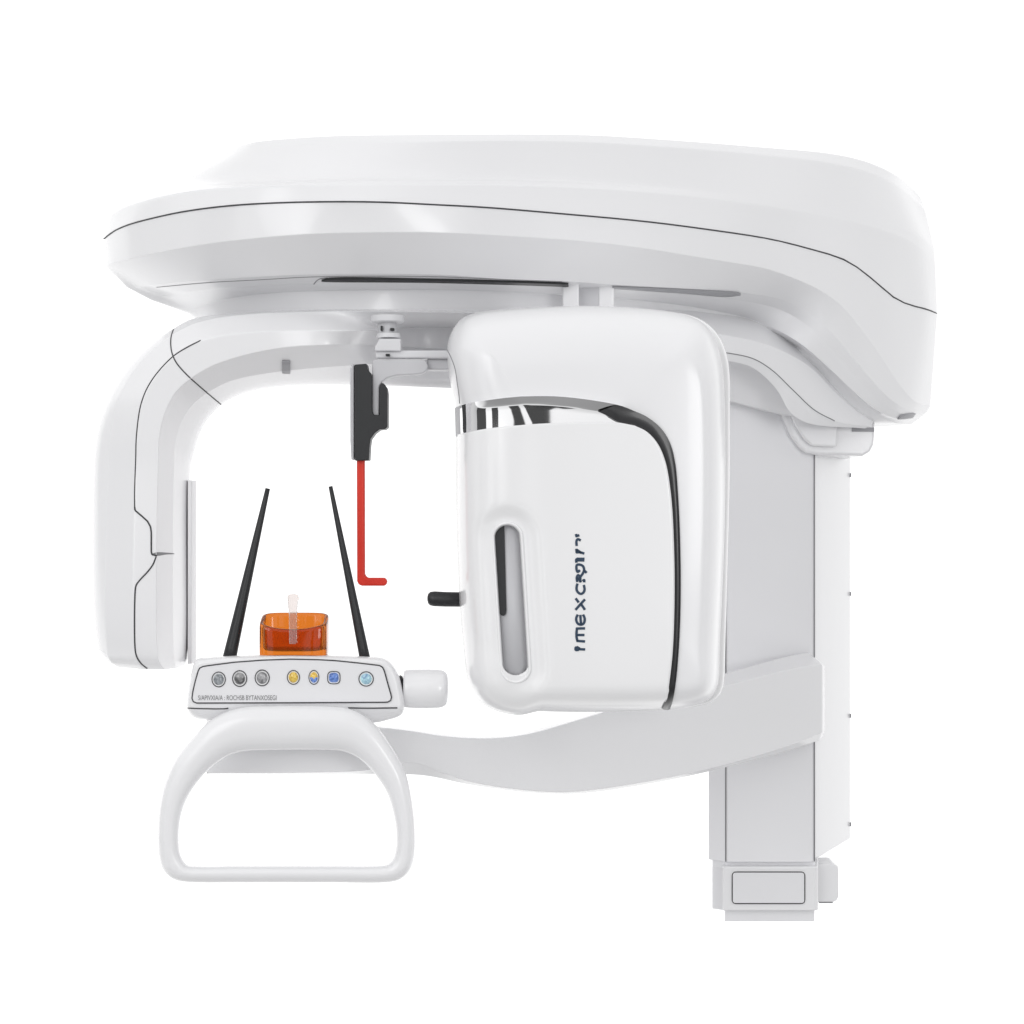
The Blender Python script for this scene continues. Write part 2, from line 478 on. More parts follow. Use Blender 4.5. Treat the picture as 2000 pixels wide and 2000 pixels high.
ribbon('track_slot', [(1196, 558), (1330, 564), (1440, 570), (1446, 572)], [(1196, 561), (1330, 570), (1420, 577), (1446, 574)], t_low, MIDGREY, lower, lift=0.6)
seam('slot_edge', [(306, 561), (404, 552), (512, 546), (600, 541), (700, 539), (850, 540), (1000, 546), (1097, 549.5)], t_low, 0.8, SOFTSEAL, lower)
seam('slot_edge', [(613, 555), (618, 549), (626, 544), (640, 542)], t_low, 0.9, SOFTSEAL, lower)
ribbon('vent', [(1758, 810), (1770, 807.5), (1786, 806.5)], [(1752, 817), (1765, 816), (1781, 814)], t_low, MIDGREY, lower, 12, lift=0.8)
for (a, b, d) in ((1099, 1131, -100), (1168, 1200, -64)):
    pbox('swivel_post', a, b, 543, 612, d, d + 50, WHITE, M, 4)
pbox('post_recess', 1128, 1170, 543, 612, -66, -30, GREY, M, 1)  # recess between the posts, its shade put in as grey

# neck that sweeps down to the column
def nd(u): return 30 + (u - 1250) * 0.62
def nrow(px, off=0): return curve([tuple(P(u, v, nd(u) + off)) for u, v in px], 40)
N1p = [(1250, 636), (1320, 640), (1406, 653), (1490, 671), (1544, 693), (1584, 718), (1630, 765), (1671, 802), (1705, 824)]
N2p = [(1250, 678), (1350, 682), (1425, 690), (1472, 701), (1508, 723), (1548, 761), (1591, 801), (1635, 824), (1700, 833)]
N3p = [(1250, 694), (1350, 698), (1426, 706), (1468, 717), (1497, 739), (1522, 768), (1541, 804), (1575, 826), (1690, 837)]
R_, C_ = hold([nrow([(u, v - 70) for u, v in N1p], 130), nrow(N1p), nrow(N2p, 4), nrow(N3p, 18), nrow([(u + 6, v - 34) for u, v in N3p], 170)], (1, 2, 3), 4, True, [0, .4, .4, .5, 0])
neck = loft('neck_shroud', R_, WHITE, M, crease=C_, wrap_rows=True, col_caps=True, sub=2)
tn = bvh(neck)
seam('seam_strip', [(1350, 682), (1425, 690), (1472, 701), (1508, 723), (1548, 761), (1591, 801), (1630, 822)], tn, 1.0, SOFTSEAL, neck)
carriage = join_meshes('column_bracket', [
    prism('a', [(1500, 770), (1517, 790), (1530, 818), (1544, 851), (1560, 873), (1573, 885), (1599, 889), (1640, 889), (1685, 891), (1700, 882), (1707, 868), (1709, 848), (1709, 770)], 350, 580, WHITE, M, 7),
    prism('b', [(1522, 770), (1541, 804), (1555, 833), (1570, 857), (1586, 871), (1634, 873), (1636, 850), (1636, 770)], 332, 370, WHITE, M, 5)], M)
pbox('bracket_slot', 1664, 1708, 835, 843, 347, 356, MIDGREY, carriage, 1)

# ---------------------------------------------------------------- rotating C-arm with detector
def arm_row(px, ds, inset=(0, 0)):
    n = len(px)
    pts = []
    for i, (u, v) in enumerate(px):
        d = ds if not callable(ds) else ds(u, v)
        pts.append(tuple(P(u + inset[0], v + inset[1], d)))
    return pts
def bot(dv, k=40):   # the lower end of the detector curls back
    return lambda u, v: dv + (k if v > 1292 else 0)
CNT = [6, 16, 22, 18]
A = [(206, 1290), (186, 1262), (176, 900), (185, 835), (204, 781), (241, 719), (295, 665), (338, 637), (375, 618), (430, 611), (512, 606), (693, 603), (850, 604), (1000, 606)]
B = [(232, 1303), (212, 1285), (212, 900), (217, 840), (233, 773), (275, 706), (320, 665), (348, 647), (385, 630), (430, 620), (512, 612), (693, 608), (850, 610), (1000, 612)]
C = [(283, 1308), (265, 1285), (265, 900), (267, 846), (277, 784), (297, 742), (337, 697), (360, 680), (390, 666), (440, 654), (549, 646), (693, 646), (800, 640), (1000, 640)]
Dd = [(322, 1308), (309, 1285), (309, 900), (311, 855), (321, 810), (343, 766), (372, 740), (395, 725), (425, 710), (470, 695), (550, 679), (660, 673), (800, 678), (1000, 690)]
E = [(345, 1305), (340, 1286), (340, 900), (342, 868), (352, 830), (372, 795), (400, 770), (420, 758), (450, 744), (490, 734), (560, 724), (686, 713), (800, 708), (1000, 700)]
F = [(365, 1299), (370, 1287), (376, 925), (386, 880), (400, 839), (424, 806), (446, 788), (460, 780), (482, 771), (515, 763), (580, 757), (686, 757), (838, 762), (1000, 770)]
def rec(d0, d1): return lambda u, v: (d1 if u > 780 else d0) + (40 if v > 1292 else 0)
rows = []
for px, ds, ins in ((A, rec(-170, -170), (0, 0)), (B, rec(-222, -205), (0, 0)), (C, rec(-262, 10), (0, 0)), (Dd, rec(-262, 10), (0, 0)), (E, rec(-190, -40), (0, 0)), (F, rec(-60, -60), (0, 0)),
                    ([(u - 14, v - 16) for u, v in F], rec(110, 110), (0, 0)), ([(u + 16, v + 12) for u, v in A], rec(60, 60), (0, 0))):
    rows.append(curve(arm_row(px, ds), 0, anchors=[1, 2, 8], counts=[3, 14, 26, 22]))
rows, C_ = hold(rows, (1, 2, 3, 4), 4, True, [0.2, 0.3, 0.3, 0.5, 0.4, 0.3, 0.2, 0.2])
carm = loft('rotating_arm', rows, WHITE, M, crease=C_, wrap_rows=True, col_caps=True, sub=2, ccrease={3: 0.6})
tcarm = bvh(carm)
seam('seam_strip', [(263, 996), (263, 960), (265, 900), (267, 846), (277, 784), (297, 742), (337, 697), (366, 678), (392, 665)], tcarm, 1.15, SEAL, carm, 90)
seam('seam_strip', [(340, 640), (334, 660), (335, 685), (343, 706), (362, 729), (395, 759), (434, 792)], tcarm, 1.2, SEAL, carm, 50)
seam('seam_strip', [(263, 990), (264, 997), (277, 1008), (288, 1018), (294, 1029), (295.5, 1040), (295.5, 1078), (297, 1083), (306, 1085.5)], tcarm, 1.5, SEAL, carm, 60, raw=True)
seam('seam_strip', [(305, 1087), (299, 1102), (289, 1116), (274, 1132), (266, 1143), (264, 1155), (264, 1268), (267, 1282), (275, 1295), (287, 1305)], tcarm, 1.4, SEAL, carm, 70)
ribbon('latch_notch', [(297, 1081), (308, 1078.5), (325, 1079.5), (340, 1080.5)], [(297, 1085), (308, 1085.5), (325, 1083), (340, 1082.5)], tcarm, SOFTSEAL, carm, 20, lift=0.5)
ribbon('marker_window', [(551, 703), (567, 704)], [(551, 726), (567, 727)], tcarm, MIDGREY, carm, 8, lift=0.8)
def plan_prism(name, foot, z0, z1, mat, parent, r=3):
    """foot: (u, d) plan corners; z0, z1 world heights"""
    f = []
    for u, d in foot:
        q = P(u, 1000, d); f.append((q.x, q.y))
    n = len(f); vs = [Vector((x, y, z0)) for x, y in f] + [Vector((x, y, z1)) for x, y in f]
    fs = [tuple(range(n)), tuple(range(2 * n - 1, n - 1, -1))] + [(i, (i + 1) % n, n + (i + 1) % n, n + i) for i in range(n)]
    me = bpy.data.meshes.new(name); me.from_pydata(vs, [], fs); fix_normals(me)
    o = link(name, me, mat, parent)
    if r: bevel(o, r)
    return o
plan_prism('sensor_window', [(366.5, -96), (374, -94), (383, -76), (383, -62), (366.5, -62)], P(370, 1298, -110).z, P(370, 938, -110).z, WHITE, carm, 1)

# ---------------------------------------------------------------- bracket of the positioning pointer
hb = prism('holder_bracket', [(727, 706), (731, 702), (823, 701), (831, 704), (835.5, 713), (835, 722), (826, 729), (815, 731), (775, 733), (757, 738), (746, 745), (741, 755), (740.5, 812), (728, 812), (727, 800)], -288, -264, GREY, M, 3)
lathe('swivel_cap', 757, [(617, 31), (629, 30), (631, 27)], -262, LGREY, hb)
lathe('swivel_pin', 757, [(628, 17), (654, 17)], -262, GREY, hb)
lathe('swivel_collar', 759, [(651, 21), (661, 22)], -262, LGREY, hb)
prism('swivel_block', [(741, 661), (783, 661), (783, 686), (731, 686), (733, 676)], -288, -240, LGREY, hb, 3)
pbox('cross_bar', 733, 880, 684, 700, -280, -240, LGREY, hb, 4)
pbox('side_step', 834, 900, 700.5, 722, -268, -225, GREY, hb, 3)
for u, v, w, h in ((745, 641, 2, 5), (766, 643, 4, 2.5), (757, 693, 4, 2)):
    pbox('set_screw', u - w, u + w, v - h, v + h, -296 if v > 690 else -284, -262, BLACK, hb, 1)

# the pointer itself hangs from the bracket
PT = empty('positioning_pointer', P(700, 1144, -275), 'red L-shaped pointer rod hanging in a black clip from the grey bracket', 'pointer')
prism('clip', [(692, 712), (716, 710), (718, 722), (725, 730), (726.5, 742), (726.5, 803), (730, 810), (741, 810), (741.5, 756), (744, 748), (749, 748), (755, 757), (757, 768), (757, 834), (752, 838), (741, 839),
               (732, 846), (724, 857), (722, 870), (720.5, 899), (694, 900), (692, 890)], -300, -255, BLACK, PT, 2)
prism('side_plate', [(683.5, 725), (686, 714), (691.5, 711), (691.5, 899), (686, 897), (684, 860)], -292, -240, SILVER, PT, 1.5)
prism('rod', [(696.5, 895), (712, 895), (712.5, 1121), (714, 1126), (719, 1128.5), (750, 1128.5), (755, 1131), (756, 1136), (755, 1142), (750, 1144.5), (707, 1144.5), (700, 1142), (697, 1135)], -288, -270, RED, PT, 4)

# ---------------------------------------------------------------- tube head
HEAD = [(872, 679), (875, 660), (883, 642), (898, 622), (930, 609), (981, 603), (1090, 597), (1148, 596), (1253, 601), (1325, 610), (1362, 621), (1384, 637), (1398, 660), (1408, 690), (1414, 730), (1417, 804),
        (1417, 1000), (1412, 1150), (1407, 1257), (1404, 1335), (1397, 1356), (1378, 1372), (1343, 1381), (1296, 1388), (1200, 1391), (1054, 1390), (988, 1385), (952, 1373), (927, 1355), (911, 1325), (904, 1257),
        (899, 1203), (894, 1100), (891.5, 1004), (890.5, 900), (890, 795), (882, 765), (876, 730)]
def haniso(q):     # q points inwards
    return 1.0 + 0.35 * max(q.x, 0) + 0.75 * max(q.y, 0) - 0.35 * max(-q.x, 0) - 0.25 * max(-q.y, 0)
head = pillow('tube_head', HEAD, [((20, .95), -150), ((20, .5), -150), ((20, .2), -150), (16, -165), (8, -200), (0, -330), (2, -400), (14, -452), (32, -480), (56, -493), ((56, .12), -496), ((56, .3), -498), ((56, .5), -499), ((56, .75), -499), ((56, .96), -499)], WHITE, M, n=110, sub=2,
              aniso=haniso, crease=[0, 0, 0, .2, .2, .3, .1, .1, .1, .25, 0, 0, 0, 0, 0])
th = bvh(head)
LIP = [(1010, 640), (1050, 618), (1110, 609), (1253, 605), (1330, 611), (1368, 622), (1390, 637), (1408, 660), (1419, 688), (1425, 720), (1426, 804), (1425, 960), (1421, 1112), (1417, 1257), (1414, 1340), (1409, 1357), (1390, 1373), (1345, 1382), (1230, 1384), (1100, 1378), (1030, 1360), (1005, 1320), (1000, 1000)]
lipo = pillow('back_shell', LIP, [(30, -170), (2, -190), (0, -330), (1, -352), (5, -358), (40, -359)], PANELW, head, n=90, sub=1, crease=[.2, .4, .5, .5, .5, 0])

# front panel: a gloss cover that follows the head, cut by the grip
def coons(top, right, bottom, left, nu, nv):
    tp = curve([(a, b, 0) for a, b in top], nu); bt = curve([(a, b, 0) for a, b in bottom], nu)
    lf = curve([(a, b, 0) for a, b in left], nv); rt = curve([(a, b, 0) for a, b in right], nv)
    g = []
    for j in range(nv):
        t = j / (nv - 1); row = []
        for i in range(nu):
            s = i / (nu - 1)
            p = tp[i] * (1 - t) + bt[i] * t + lf[j] * (1 - s) + rt[j] * s - (tp[0] * (1 - s) * (1 - t) + tp[-1] * s * (1 - t) + bt[0] * (1 - s) * t + bt[-1] * s * t)
            row.append(p)
        g.append(row)
    return g
INNER = [(892, 850), (909, 845), (945, 838), (999, 831.5), (1054, 827.5), (1126, 825), (1202, 825), (1226, 828), (1245, 833), (1264, 843), (1285, 866), (1300, 902), (1311, 967), (1317, 1076), (1317.5, 1185), (1314, 1275),
         (1307, 1337), (1302, 1370), (1293, 1387)]
g = coons([(893, 850), (909, 846), (945, 839), (999, 832.5), (1054, 828.5), (1126, 826), (1202, 826), (1238, 832)],
          [(1238, 832), (1262, 844), (1283, 867), (1298, 902), (1309, 967), (1315, 1076), (1315.5, 1185), (1312, 1275), (1305, 1337), (1300, 1368), (1291, 1386)],
          [(916, 1333), (929, 1354), (953, 1371), (988, 1383), (1054, 1387.5), (1200, 1388.5), (1291, 1386)],
          [(893, 850), (893.5, 1004), (897, 1110), (902, 1203), (907, 1257), (916, 1333)], 84, 110)
SLOT_T, SLOT_B, SLOT_R = (991, 1050), (1007, 1304), 27.0      # centres of the two ends of the grip
def dist_slot(u, v):
    ax, ay = SLOT_T; bx, by = SLOT_B
    t = max(0, min(1, ((u - ax) * (bx - ax) + (v - ay) * (by - ay)) / ((bx - ax) ** 2 + (by - ay) ** 2)))
    return math.hypot(u - ax - t * (bx - ax), v - ay - t * (by - ay))
def sstep(a, b, x):
    t = max(0, min(1, (x - a) / (b - a))); return t * t * (3 - 2 * t)
hits = [[hit(th, p.x, p.y) for p in r] for r in g]
G = []
for r, hr in zip(g, hits):
    row = []
    for p, (h, nn) in zip(r, hr):
        if h is None: h, nn = P(p.x, p.y, -340), Vector((-1, 0, 0))
        off = 16.0
        # the surface dips softly towards the grip and down to its lower corner
        off -= 13.0 * (1 - sstep(36, 68, dist_slot(p.x, p.y)))
        if p.y > 1180 and p.x < 1062: off -= 0
        ch = max(0.0, p.y - 1352)                            # lower chamfer
        off -= min(15.0, ch * 0.75) * sstep(1010, 1062, p.x)
        row.append(h + Vector((nn.x * 0.15, nn.y, nn.z * 0.6)) * off * S)
    G.append(row)
for _ in range(3):       # relax
    G = [[G[j][i] if j in (0, len(G) - 1) or i in (0, len(G[0]) - 1) else (G[j][i] * 2 + G[j - 1][i] + G[j + 1][i] + G[j][i - 1] + G[j][i + 1]) / 6 for i in range(len(G[0]))] for j in range(len(G))]
fp = loft('front_panel', G, PANELW, head, sub=0)
fix_normals(fp.data)
sm = fp.modifiers.new("t", 'SOLIDIFY'); sm.thickness = 16 * S; sm.offset = -1 if fp.data.polygons[2000].normal.y < 0 else 1
bake(fp)
def stadium(r, k=14):
    ax, ay = SLOT_T; bx, by = SLOT_B; a0 = math.atan2(by - ay, bx - ax); pts = []
    for c, s in ((SLOT_B, -90), (SLOT_T, 90)):
        for i in range(k + 1):
            t = a0 + math.radians(s + 180 * i / k); pts.append((c[0] + r * math.cos(t), c[1] + r * math.sin(t)))
    return pts
cut = prism('cutter', stadium(SLOT_R + 1), -620, -462, WHITE, None, 0)
for o in (fp, head):
    b = o.modifiers.new("c", 'BOOLEAN'); b.operation = 'DIFFERENCE'; b.object = cut; b.solver = 'EXACT'
    bake(o)
bpy.data.objects.remove(cut)
tfp = bvh(fp, head)
# pocket of the grip: a rounded rim, a sloping wall and a floor
def slot_ring(r, d, tilt=0):
    return [P(u, v, d) for u, v in stadium(r)]
def rim_depth(u, v):
    h, nn = hit(tfp, u, v)
    return None if h is None else h.y / S
rim_rows = []
for r, off in ((33, 3.0), (31, -2.5), (28, -4.0), (25, -1.5), (23.5, 12), (23, 34)):
    row = []
    for (u, v), (u0, v0) in zip(stadium(r), stadium(36)):
        d = rim_depth(u0, v0); d = -495 if d is None or d > -470 else d
        row.append(P(u, v, d + off))
    rim_rows.append(row)
pocket = loft('grip_recess', rim_rows, [PANELW], head, wrap_cols=True, caps=(False, True), crease=[0, 0, 0, 0, .3, 1], sub=2)
fl = -480
prism('grip_floor', stadium(23.3), fl - 3, fl + 12, GREY, head, 0)
def slot2():
    pts = []
    for (cx, cy), s in (((975.5, 1194), 0), ((976.5, 1034), 180)):
        for i in range(11):
            t = math.radians(s + 180 * i / 10); pts.append((cx + 7.5 * math.cos(t), cy + 7.5 * math.sin(t)))
    return pts
prism('grip_slot', [(989, 1192), (988, 1199), (984, 1203), (979, 1202), (975, 1196), (969, 1120), (965, 1060), (967, 1043), (972, 1033), (985, 1025)], fl - 6, fl + 8, BLACK, head, 0.8)

# chrome band and black trim
OUTER = [(891.5, 796), (905, 791), (920, 787), (981, 778.5), (1035, 775.5), (1090, 776), (1162, 784), (1217, 795), (1260, 813), (1289, 835), (1307, 862), (1318, 902), (1324, 967), (1328, 1058), (1329, 1167), (1326, 1257),
         (1320, 1330), (1313, 1368), (1308, 1382)]
INN = [(893, 853), (909, 848), (945, 841), (999, 834.5), (1054, 830.5), (1126, 828), (1190, 827.5), (1222, 829), (1240, 834), (1262, 846), (1283, 869), (1298, 904), (1309, 969), (1315, 1078), (1315.5, 1187), (1312, 1277),
       (1305, 1339), (1299, 1366), (1294, 1382)]
fo, io_ = cr_fine([(a, b, 0) for a, b in OUTER]); fi, ii = cr_fine([(a, b, 0) for a, b in INN])
def band(name, k0, k1, n, m, mat, bulge, lift):
    a = even(fo[io_[k0]:io_[k1] + 1], n); b = even(fi[ii[k0]:ii[k1] + 1], n)
    rows = []
    for k in range(m + 1):
        row = []
        for j, (p, q) in enumerate(zip(a, b)):
            r = p.lerp(q, k / m); h, nn = hit(th, r.x, r.y)
            if h is None: h, nn = P(r.x, r.y, -340), Vector((-1, 0, 0))
            row.append(h + nn * (lift + bulge(j / (n - 1), k / m)) * S)
        rows.append(row)
    for _ in range(3):
        rows = [[r[j] if j in (0, n - 1) else (r[j - 1] + r[j] * 2 + r[j + 1]) / 4 for j in range(n)] for r in rows]
    inw = Vector((0, 14 * S, 0))
    rows = [[p + inw for p in rows[0]]] + rows + [[p + inw for p in rows[-1]]]
    o = loft(name, rows, mat, head, sub=0); fix_normals(o.data)
    e = o.modifiers.new("e", 'EDGE_SPLIT'); e.split_angle = math.radians(50)
    return bake(o)
cb = band('chrome_band', 0, 7, 90, 10, CHROME, lambda s, t: 5.0 * math.sin(math.pi * s) + (5.0 + 3.0 * s) * sstep(0.05, 0.2, s) * max(0, 0.26 + 0.36 * s * s - t) / (0.26 + 0.36 * s * s), 3.0)
cb.data.materials.append(MIDGREY)  # grey on the band's left end stands in for a darker reflection
for p in cb.data.polygons:
    if 1000 + p.center.x / S * D / (D + p.center.y / S) < 900: p.material_index = 1
OUTER[6:8] = [(1212, 794), (1222, 797), (1236, 803)]
INN[6:8] = [(1180, 810), (1194, 818), (1206, 825), (1226, 830)]; INN[10:11] = []
OUTER = [(1203, 792)] + OUTER[6:]; INN = [(1168, 805)] + INN[6:]
while len(INN) > len(OUTER): OUTER.insert(4, tuple((OUTER[3][i] + OUTER[4][i]) / 2 for i in (0, 1)))
fo, io_ = cr_fine([(a, b, 0) for a, b in OUTER]); fi, ii = cr_fine([(a, b, 0) for a, b in INN])
band('trim_strip', 0, len(OUTER) - 1, 150, 6, GLOSSBLACK, lambda s, t: 1.5 * math.sin(math.pi * t) + 9.0 * (1 - sstep(0.03, 0.2, s)), 3.0)
seam('seam_strip', [(874, 684), (882, 700), (889, 720), (893, 745), (897, 775), (898, 788)], th, 0.9, SOFTSEAL, head)
tube('lever', [P(915, 1171, -345), P(870, 1170.5, -345), P(848, 1169.5, -345), P(840, 1169, -345), P(836, 1169, -345), P(834.5, 1169, -345)], [13, 13.2, 13.4, 12, 8.5, 3], BLACK, head, k=18)

# lettering up the front panel
Zs = 160 / 1189.0
def zt(*pts): return [(1060 + x * Zs, 1030 + y * Zs) for x, y in pts]
logo = [zt((520, 1768), (608, 1771)), zt((480, 1745), (505, 1742)), zt((478, 1745), (478, 1778), (515, 1778)), zt((500, 1738), (530, 1756)),
        zt((496, 1465), (490, 1540), (492, 1600), (505, 1652)), zt((496, 1468), (606, 1466)), zt((496, 1562), (598, 1562)), zt((500, 1648), (606, 1655)),
        zt((505, 1272), (488, 1310), (488, 1355), (512, 1398), (550, 1412), (590, 1398), (608, 1355), (606, 1310), (588, 1272)), zt((546, 1278), (550, 1340), (556, 1405)),
        zt((480, 1192), (545, 1118), (608, 1050)), zt((482, 1036), (518, 1084)), zt((556, 1116), (582, 1150), (608, 1190)),
        zt((502, 822), (491, 870), (496, 918), (528, 956), (560, 965), (594, 940), (607, 900), (598, 842)),
        zt((500, 785), (494, 730), (512, 692), (540, 716), (545, 790)), zt((512, 735), (552, 788)), zt((586, 775), (602, 762), (602, 790)),
        zt((542, 722), (582, 668), (600, 618), (586, 566), (545, 542), (496, 546), (490, 600), (507, 648), (534, 625)), zt((600, 622), (632, 655)),
        zt((488, 505), (486, 470), (505, 455)), zt((505, 456), (598, 456)), zt((500, 478), (596, 480)),
        zt((488, 318), (492, 362)), zt((492, 362), (545, 362), (596, 378)), zt((496, 326), (555, 368)),
        zt((492, 262), (490, 196), (508, 172), (545, 186)), zt((484, 104), (490, 132)), zt((488, 128), (524, 116))]
strokes('lettering', logo, tfp, 2.1, NAVY, head)

# ---------------------------------------------------------------- column
zb = P(1500, 1684, 370).z
column = plan_prism('column', [(1384, 400), (1417, 374), (1422, 370), (1578, 370), (1590, 376), (1590, 570), (1384, 570)], zb, P(1500, 640, 370).z, COLUMN, M, 2)
plan_prism('side_panel', [(1592, 379), (1604, 406), (1661, 628), (1480, 628), (1480, 385)], P(1592, 1677, 379).z, P(1592, 700, 379).z, WHITE, column, 3)
for u, d in ((1417.5, 372.5), (1590.5, 375)):
    q = P(u, 1000, d); tube('seam_strip', [Vector((q.x, q.y, zb + 1 * S)), Vector((q.x, q.y, P(u, 700, d).z))], 1.2, SOFTSEAL, column, k=8)
for v in (928, 1160, 1398, 1610):
    lathe('screw', 1661, [(v - 4, 2), (v + 4, 2)], 618, MIDGREY, column, 10)
foot = join_meshes('column_foot', [
    plan_prism('a', [(1392, 410), (1417, 382), (1592, 382), (1592, 560), (1392, 560)], P(1500, 1700, 370).z, zb, COLUMN, M, 1),
    plan_prism('b', [(1391, 408), (1412, 392), (1412, 560), (1391, 560)], P(1500, 1778, 392).z, P(1500, 1694, 392).z, COLUMN, M, 2),
    plan_prism('c', [(1411, 358), (1592, 358), (1598, 364), (1598, 560), (1411, 560)], P(1500, 1779, 358).z, P(1500, 1693, 358).z, WHITE, M, 3)], M)
tf = bvh(foot)
prism('cover_plate', rrect(1431, 1571, 1704, 1764, 5), 355, 362, FACE, foot, 1)
tube('plate_edge', [P(p.x, p.y, 356.5) for p in even([Vector((a, b, 0)) for a, b in rrect(1430.5, 1571.5, 1703.5, 1764.5, 6)], 90, True)], 1.5, SEAL, foot, k=8, closed=True)
prism('side_block', [(1594, 1687), (1630, 1687), (1637, 1692), (1638, 1702), (1638, 1752), (1634, 1759), (1628, 1762), (1594, 1762)], 420, 500, WHITE, foot, 3)
pbox('block_foot', 1600, 1627, 1760, 1764.5, 426, 490, MIDGREY, foot, 1)
plan_prism('base_post', [(1415, 385), (1591, 385), (1591, 550), (1415, 550)], P(1500, 1800, 385).z, P(1500, 1778, 385).z, COLUMN, M, 2)

# ---------------------------------------------------------------- support arm
def sd(u):
    xs = [(380, -335), (760, -330), (900, -255), (1100, -130), (1420, 150), (1620, 325)]
    for (a, b), (c, d) in zip(xs, xs[1:]):
        if u <= c: return b + (d - b) * (u - a) / (c - a)
    return xs[-1][1]
def srow(px, off=0):
    r = curve([tuple(P(u, v, sd(u) + off)) for u, v in px], 70)
    u, v = px[-1]; dv = 5 if v < 1370 else -6
    return r[:-1] + [r[-1].lerp(r[-2], .12), r[-1], P(u + 3, v + dv * .4, sd(u) + off + 3), P(u + 7, v + dv, sd(u) + off + 26)]
TB = [(403, 1404), (600, 1406), (744, 1417), (805, 1424), (860, 1432), (914, 1436.5), (979, 1436.5), (1017, 1431), (1090, 1412), (1162, 1391), (1270, 1358), (1417, 1315), (1540, 1281), (1578, 1274)]
TF = [(403, 1412), (600, 1414), (740, 1421), (805, 1428), (860, 1437), (914, 1441.5), (979, 1441), (1040, 1432), (1100, 1415), (1162, 1396), (1260, 1368), (1416, 1339), (1540, 1308), (1604, 1297)]
BF = [(403, 1510), (600, 1509), (720, 1504), (787, 1488), (816, 1491), (860, 1508), (915, 1526), (979, 1538), (1087, 1547.5), (1150, 1544), (1305, 1519), (1420, 1492), (1540, 1456), (1604, 1432)]
BB = [(403, 1512), (600, 1512), (760, 1512), (823, 1514), (860, 1520), (896, 1528.5), (979, 1542), (1030, 1548), (1087, 1551), (1150, 1548.5), (1305, 1524), (1420, 1498), (1540, 1466), (1600, 1446)]
R_, C_ = hold([srow(TB, 75), srow(TF, 0), srow(BF, 0), srow(BB, 34), srow([(u, v - 8) for u, v in BB], 100)], (0, 1, 2, 3), 4, True, [.4, .4, .4, .4, .2])
support = loft('support_arm', R_, WHITE, M, crease=C_, wrap_rows=True, col_caps=True, sub=2)

# ---------------------------------------------------------------- control panel
PAN = [(382, 1288), (404, 1284), (458, 1280.5), (567, 1278), (657, 1280), (722, 1282.5), (748, 1284.5), (764, 1294), (774, 1308), (781, 1324), (787, 1352), (791, 1378), (788, 1392), (778, 1400), (757, 1406), (737, 1411),
       (600, 1412), (402, 1406), (382, 1403), (369, 1393), (364.5, 1376), (367, 1350), (371, 1326), (376, 1304)]
panel = pillow('control_panel', PAN, [(14, -322), (3, -330), (0, -350), (0, -398), (4, -411), (9, -415), (20, -416), ((20, .4), -416), ((20, .9), -416)], WHITE, M, n=110, sub=2, crease=[0, .3, .3, .3, .3, .5, 0, 0, 0],
               dmod=lambda u, v: max(0, v - 1386) * 1.0)
tp = bvh(panel)
FP = [(387, 1311), (390, 1305), (396, 1302), (404, 1300.5), (458, 1293.5), (512, 1289.5), (567, 1287.5), (620, 1288.5), (657, 1290.5), (700, 1295), (730, 1298.5), (742, 1300), (748, 1304), (751, 1312), (758, 1338), (764.5, 1360), (764.5, 1366),
      (761, 1370), (756, 1371.5), (560, 1372.5), (384, 1373), (378, 1371), (375, 1365), (376.5, 1352), (381, 1332)]
prism('faceplate', FP, -418, -412, FACE, panel, 0.6)
tube('faceplate_edge', [P(p.x, p.y, -417.6) for p in even([Vector((a, b, 0)) for a, b in FP], 130, True)], 1.25, SEAL, panel, k=8, closed=True)
seam('seam_strip', [(367, 1383), (395, 1384), (440, 1384), (446, 1383)], tp, 1.2, SEAL, panel, 30)
seam('seam_strip', [(680, 1382.5), (720, 1383), (776, 1382.5)], tp, 1.3, SEAL, panel, 30)
def button(u, v, rx, ry, lens, top=None, square=1.0):
    vs, fs, mi = [], [], []
    k = 28
    prof = [(1.0, 0.0, 0), (0.99, 2.2, 0), (0.86, 3.0, 0), (0.80, 1.4, 1), (0.72, 1.2, 1), (0.68, 3.2, 2), (0.45, 5.0, 2), (0.2, 5.6, 2)]
    for s, h, m in prof:
        for j in range(k):
            a = 2 * math.pi * j / k
            ca, sa = math.cos(a), math.sin(a)
            q = (abs(ca) ** (2 * square) + abs(sa) ** (2 * square)) ** (-1 / (2 * square))
            vs.append(P(u + rx * s * ca * q, v + ry * s * sa * q, -417 - h))
    for i in range(len(prof) - 1):
        for j in range(k):
            fs.append((i * k + j, i * k + (j + 1) % k, (i + 1) * k + (j + 1) % k, (i + 1) * k + j))
            m = prof[i + 1][2]
            if m == 2 and top and (j + .5) < k / 2: m = 3
            mi.append(m)
    fs.append(tuple(range((len(prof) - 1) * k, len(prof) * k))); mi.append(2)
    me = bpy.data.meshes.new('button'); me.from_pydata(vs, [], fs)
    o = link('button', me, [SEAL, PANELW, LENS[lens], LENS[top or lens]], panel)
    for p, m in zip(me.polygons, mi): p.material_index = m
    fix_normals(me)
    return o
for u, v, rx, ry, l, t, sq, lab in ((427, 1327, 14, 15.5, 'steel', None, 1, 'pale steel push button at the left end of the panel'), (468, 1325.3, 14.8, 16.5, 'grey', None, 1, 'dark grey push button'),
                                    (512, 1324, 14.8, 16.5, 'ash', None, 1, 'ash grey push button'), (573, 1323, 12.8, 14.5, 'yellow', None, 1, 'round yellow push button'),
                                    (613, 1323, 10.5, 14.5, 'gold', 'blue', 1, 'narrow button, yellow above and blue below'), (652, 1323.5, 13, 13, 'blue', None, 1.6, 'squarish deep blue button'),
                                    (715, 1326, 15, 15, 'sky', None, 1, 'round pale blue button')):
    button(u, v, rx, ry, l, t, sq)['label'] = lab
